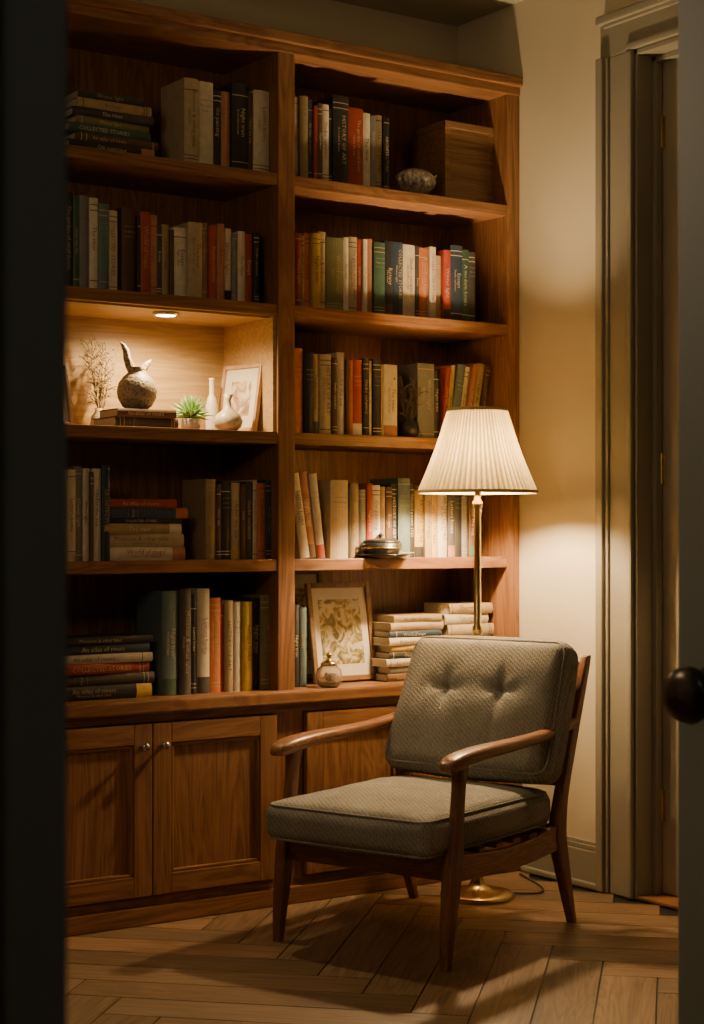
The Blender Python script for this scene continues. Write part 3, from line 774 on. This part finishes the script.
def cushion(name, hx, hy, hz, r, puff, M, parent, dents=(), seed=0, side=0.006, n=44, seams=(), taper=0.0, back_puff=1.0):
    bm = bmesh.new(); bmesh.ops.create_cube(bm, size=2)
    bmesh.ops.subdivide_edges(bm, edges=list(bm.edges), cuts=n, use_grid_fill=True)
    for v in bm.verts:
        u, vv, ww = v.co
        p = Vector((u*hx, vv*hy, ww*hz))
        q = Vector([max(-(h-r), min(h-r, c)) for c, h in zip(p, (hx, hy, hz))])
        dd = p-q
        if dd.length > 1e-9: p = q+dd.normalized()*r
        k = (1-abs(u)**2.4)*(1-abs(vv)**2.4)
        p.z += (1 if ww > 0 else -back_puff)*abs(ww)**2*puff*max(k, 0)**0.7
        p.x += math.copysign(side, u)*abs(u)**8*(1-vv*vv)*(1-ww*ww)*2
        p.y += math.copysign(side, vv)*abs(vv)**8*(1-u*u)*(1-ww*ww)*2
        if ww > 0.3:
            for (bx, by, dep, rad) in dents:
                ex, ey = p.x-bx, p.y-by; d2 = math.hypot(ex, ey); ang = math.atan2(ey, ex)
                p.z -= dep*math.exp(-(d2/rad)**0.85)*(1+0.35*math.cos(4*ang)*min(1, d2/0.015))
            for (sx,) in seams:
                p.z -= 0.0045*math.exp(-((p.x-sx)/0.006)**2)*(1-abs(vv)**6)
        nn = mnoise.noise(Vector((p.x*6+seed, p.y*6, p.z*6)))*0.005 + mnoise.noise(Vector((p.x*24+seed, p.y*13, p.z*13)))*0.0020
        p = p+v.co.normalized()*nn*(1 if max(abs(u), abs(vv)) < 0.93 else 0.4)
        p.x *= 1-taper*p.y/hy
        v.co = p
    me = bpy.data.meshes.new(name)
    for f in bm.faces: f.smooth = True
    bm.to_mesh(me); bm.free(); me.materials.append(M_fab)
    me.transform(M)
    ob = bpy.data.objects.new(name, me); COL.objects.link(ob); ob.parent = parent
    sub = ob.modifiers.new('sub', 'SUBSURF'); sub.levels = 1; sub.render_levels = 1
    t = MB([M_pipe])
    for sg in (-1, 1):
        pts = []; k = r*0.30; rx, ry = hx-k*0.95, hy-k*0.95; rc = r*1.0
        for qx, qy, a0 in ((1, 1, 0), (-1, 1, 90), (-1, -1, 180), (1, -1, 270)):
            for i in range(7):
                a = math.radians(a0+90*i/6)
                pts.append((qx*(rx-rc)+rc*math.cos(a), qy*(ry-rc)+rc*math.sin(a)))
        full = []
        for i in range(len(pts)):
            a, b_ = pts[i], pts[(i+1) % len(pts)]
            L = math.hypot(a[0]-b_[0], a[1]-b_[1]); m_ = max(1, int(L/0.03))
            for j in range(m_):
                yy = a[1]+(b_[1]-a[1])*j/m_
                full.append(((a[0]+(b_[0]-a[0])*j/m_)*(1-taper*yy/hy), yy, sg*(hz-k*0.62)))
        t.tube(full, 0.0034, 8, closed=True, M=M)
    t.build(name+'_piping', parent)
    return ob
cushion('seat_cushion', 0.284, 0.352, 0.054, 0.036, 0.024, Matrix.Translation((0, -0.074, 0.362)), e, seed=3)
Mb = Matrix.Translation((0.022, 0.294, 0.648)) @ Matrix.Rotation(math.radians(90-24), 4, 'X')
btn = [(-0.100, 0.035), (0.100, 0.035)]
cushion('back_cushion', 0.294, 0.220, 0.052, 0.042, 0.044, Mb, e, dents=[(b_[0], b_[1], 0.042, 0.026) for b_ in btn], seed=11, seams=((-0.100,), (0.100,)), taper=0.045, back_puff=0.5)
t = MB([M_fab])
for bx, by in btn:
    t.lathe([(0, -0.004), (0.011, -0.003), (0.0125, 0.001), (0.009, 0.005), (0, 0.0065)], bx, by, 0.054, 16, 0, M=Mb)
t.build('cushion_buttons', e)

# ------------------------------------------------------------------ added off-camera fill lamps
e = empty('added_fill_pendant', (-3.15, -2.3, 0))  # unseen globe, added as soft fill from the front left
t = MB([M_black, emis('fill_globe_glow', (1.0, 0.76, 0.48), 13.5)])
t.tube([(0, 0, CEIL), (0, 0, 2.34)], 0.004, 8); t.lathe([(0, CEIL-0.03), (0.05, CEIL-0.03), (0.055, CEIL), (0, CEIL)]); t.lathe([(0, 2.29), (0.045, 2.29), (0.035, 2.35), (0, 2.36)])
t.lathe([(0.20*math.sin(math.pi*i/16), 2.10-0.20*math.cos(math.pi*i/16)) for i in range(17)], mat=1)
t.build('fill_pendant_body', e)

world = bpy.data.worlds.new('World'); S.world = world; world.use_nodes = True
bg = world.node_tree.nodes['Background']; bg.inputs[0].default_value = (0.6, 0.65, 0.7, 1); bg.inputs[1].default_value = 0.05
e = empty('added_hall_fill', (-3.4, -5.4, 0))  # unseen lamp, added to lift the dark jamb and door on the hall side
t = MB([M_white, emis('hall_fill_glow', (0.95, 0.95, 0.88), 7.5)])
t.lathe([(0, CEIL), (0.16, CEIL), (0.16, CEIL-0.02), (0, CEIL-0.02)]); t.lathe([(0.15, CEIL-0.02), (0.13, CEIL-0.06), (0.07, CEIL-0.085), (0, CEIL-0.09)], mat=1)
t.build('hall_fill_body', e)

# ------------------------------------------------------------------ camera
cd = bpy.data.cameras.new('camera'); cam = bpy.data.objects.new('camera', cd); COL.objects.link(cam)
cam.location = (-3.877, -5.003, 1.2)
yaw = math.atan2(0.5626, 0.8267)
cam.rotation_euler = (math.pi/2, 0, -yaw)
cd.sensor_fit = 'AUTO'; cd.sensor_width = 36; cd.lens = 1700/1024*36
cd.shift_y = 18/1024
cd.clip_start = 0.02
cd.dof.use_dof = True; cd.dof.focus_distance = 5.3; cd.dof.aperture_fstop = 11
S.camera = cam
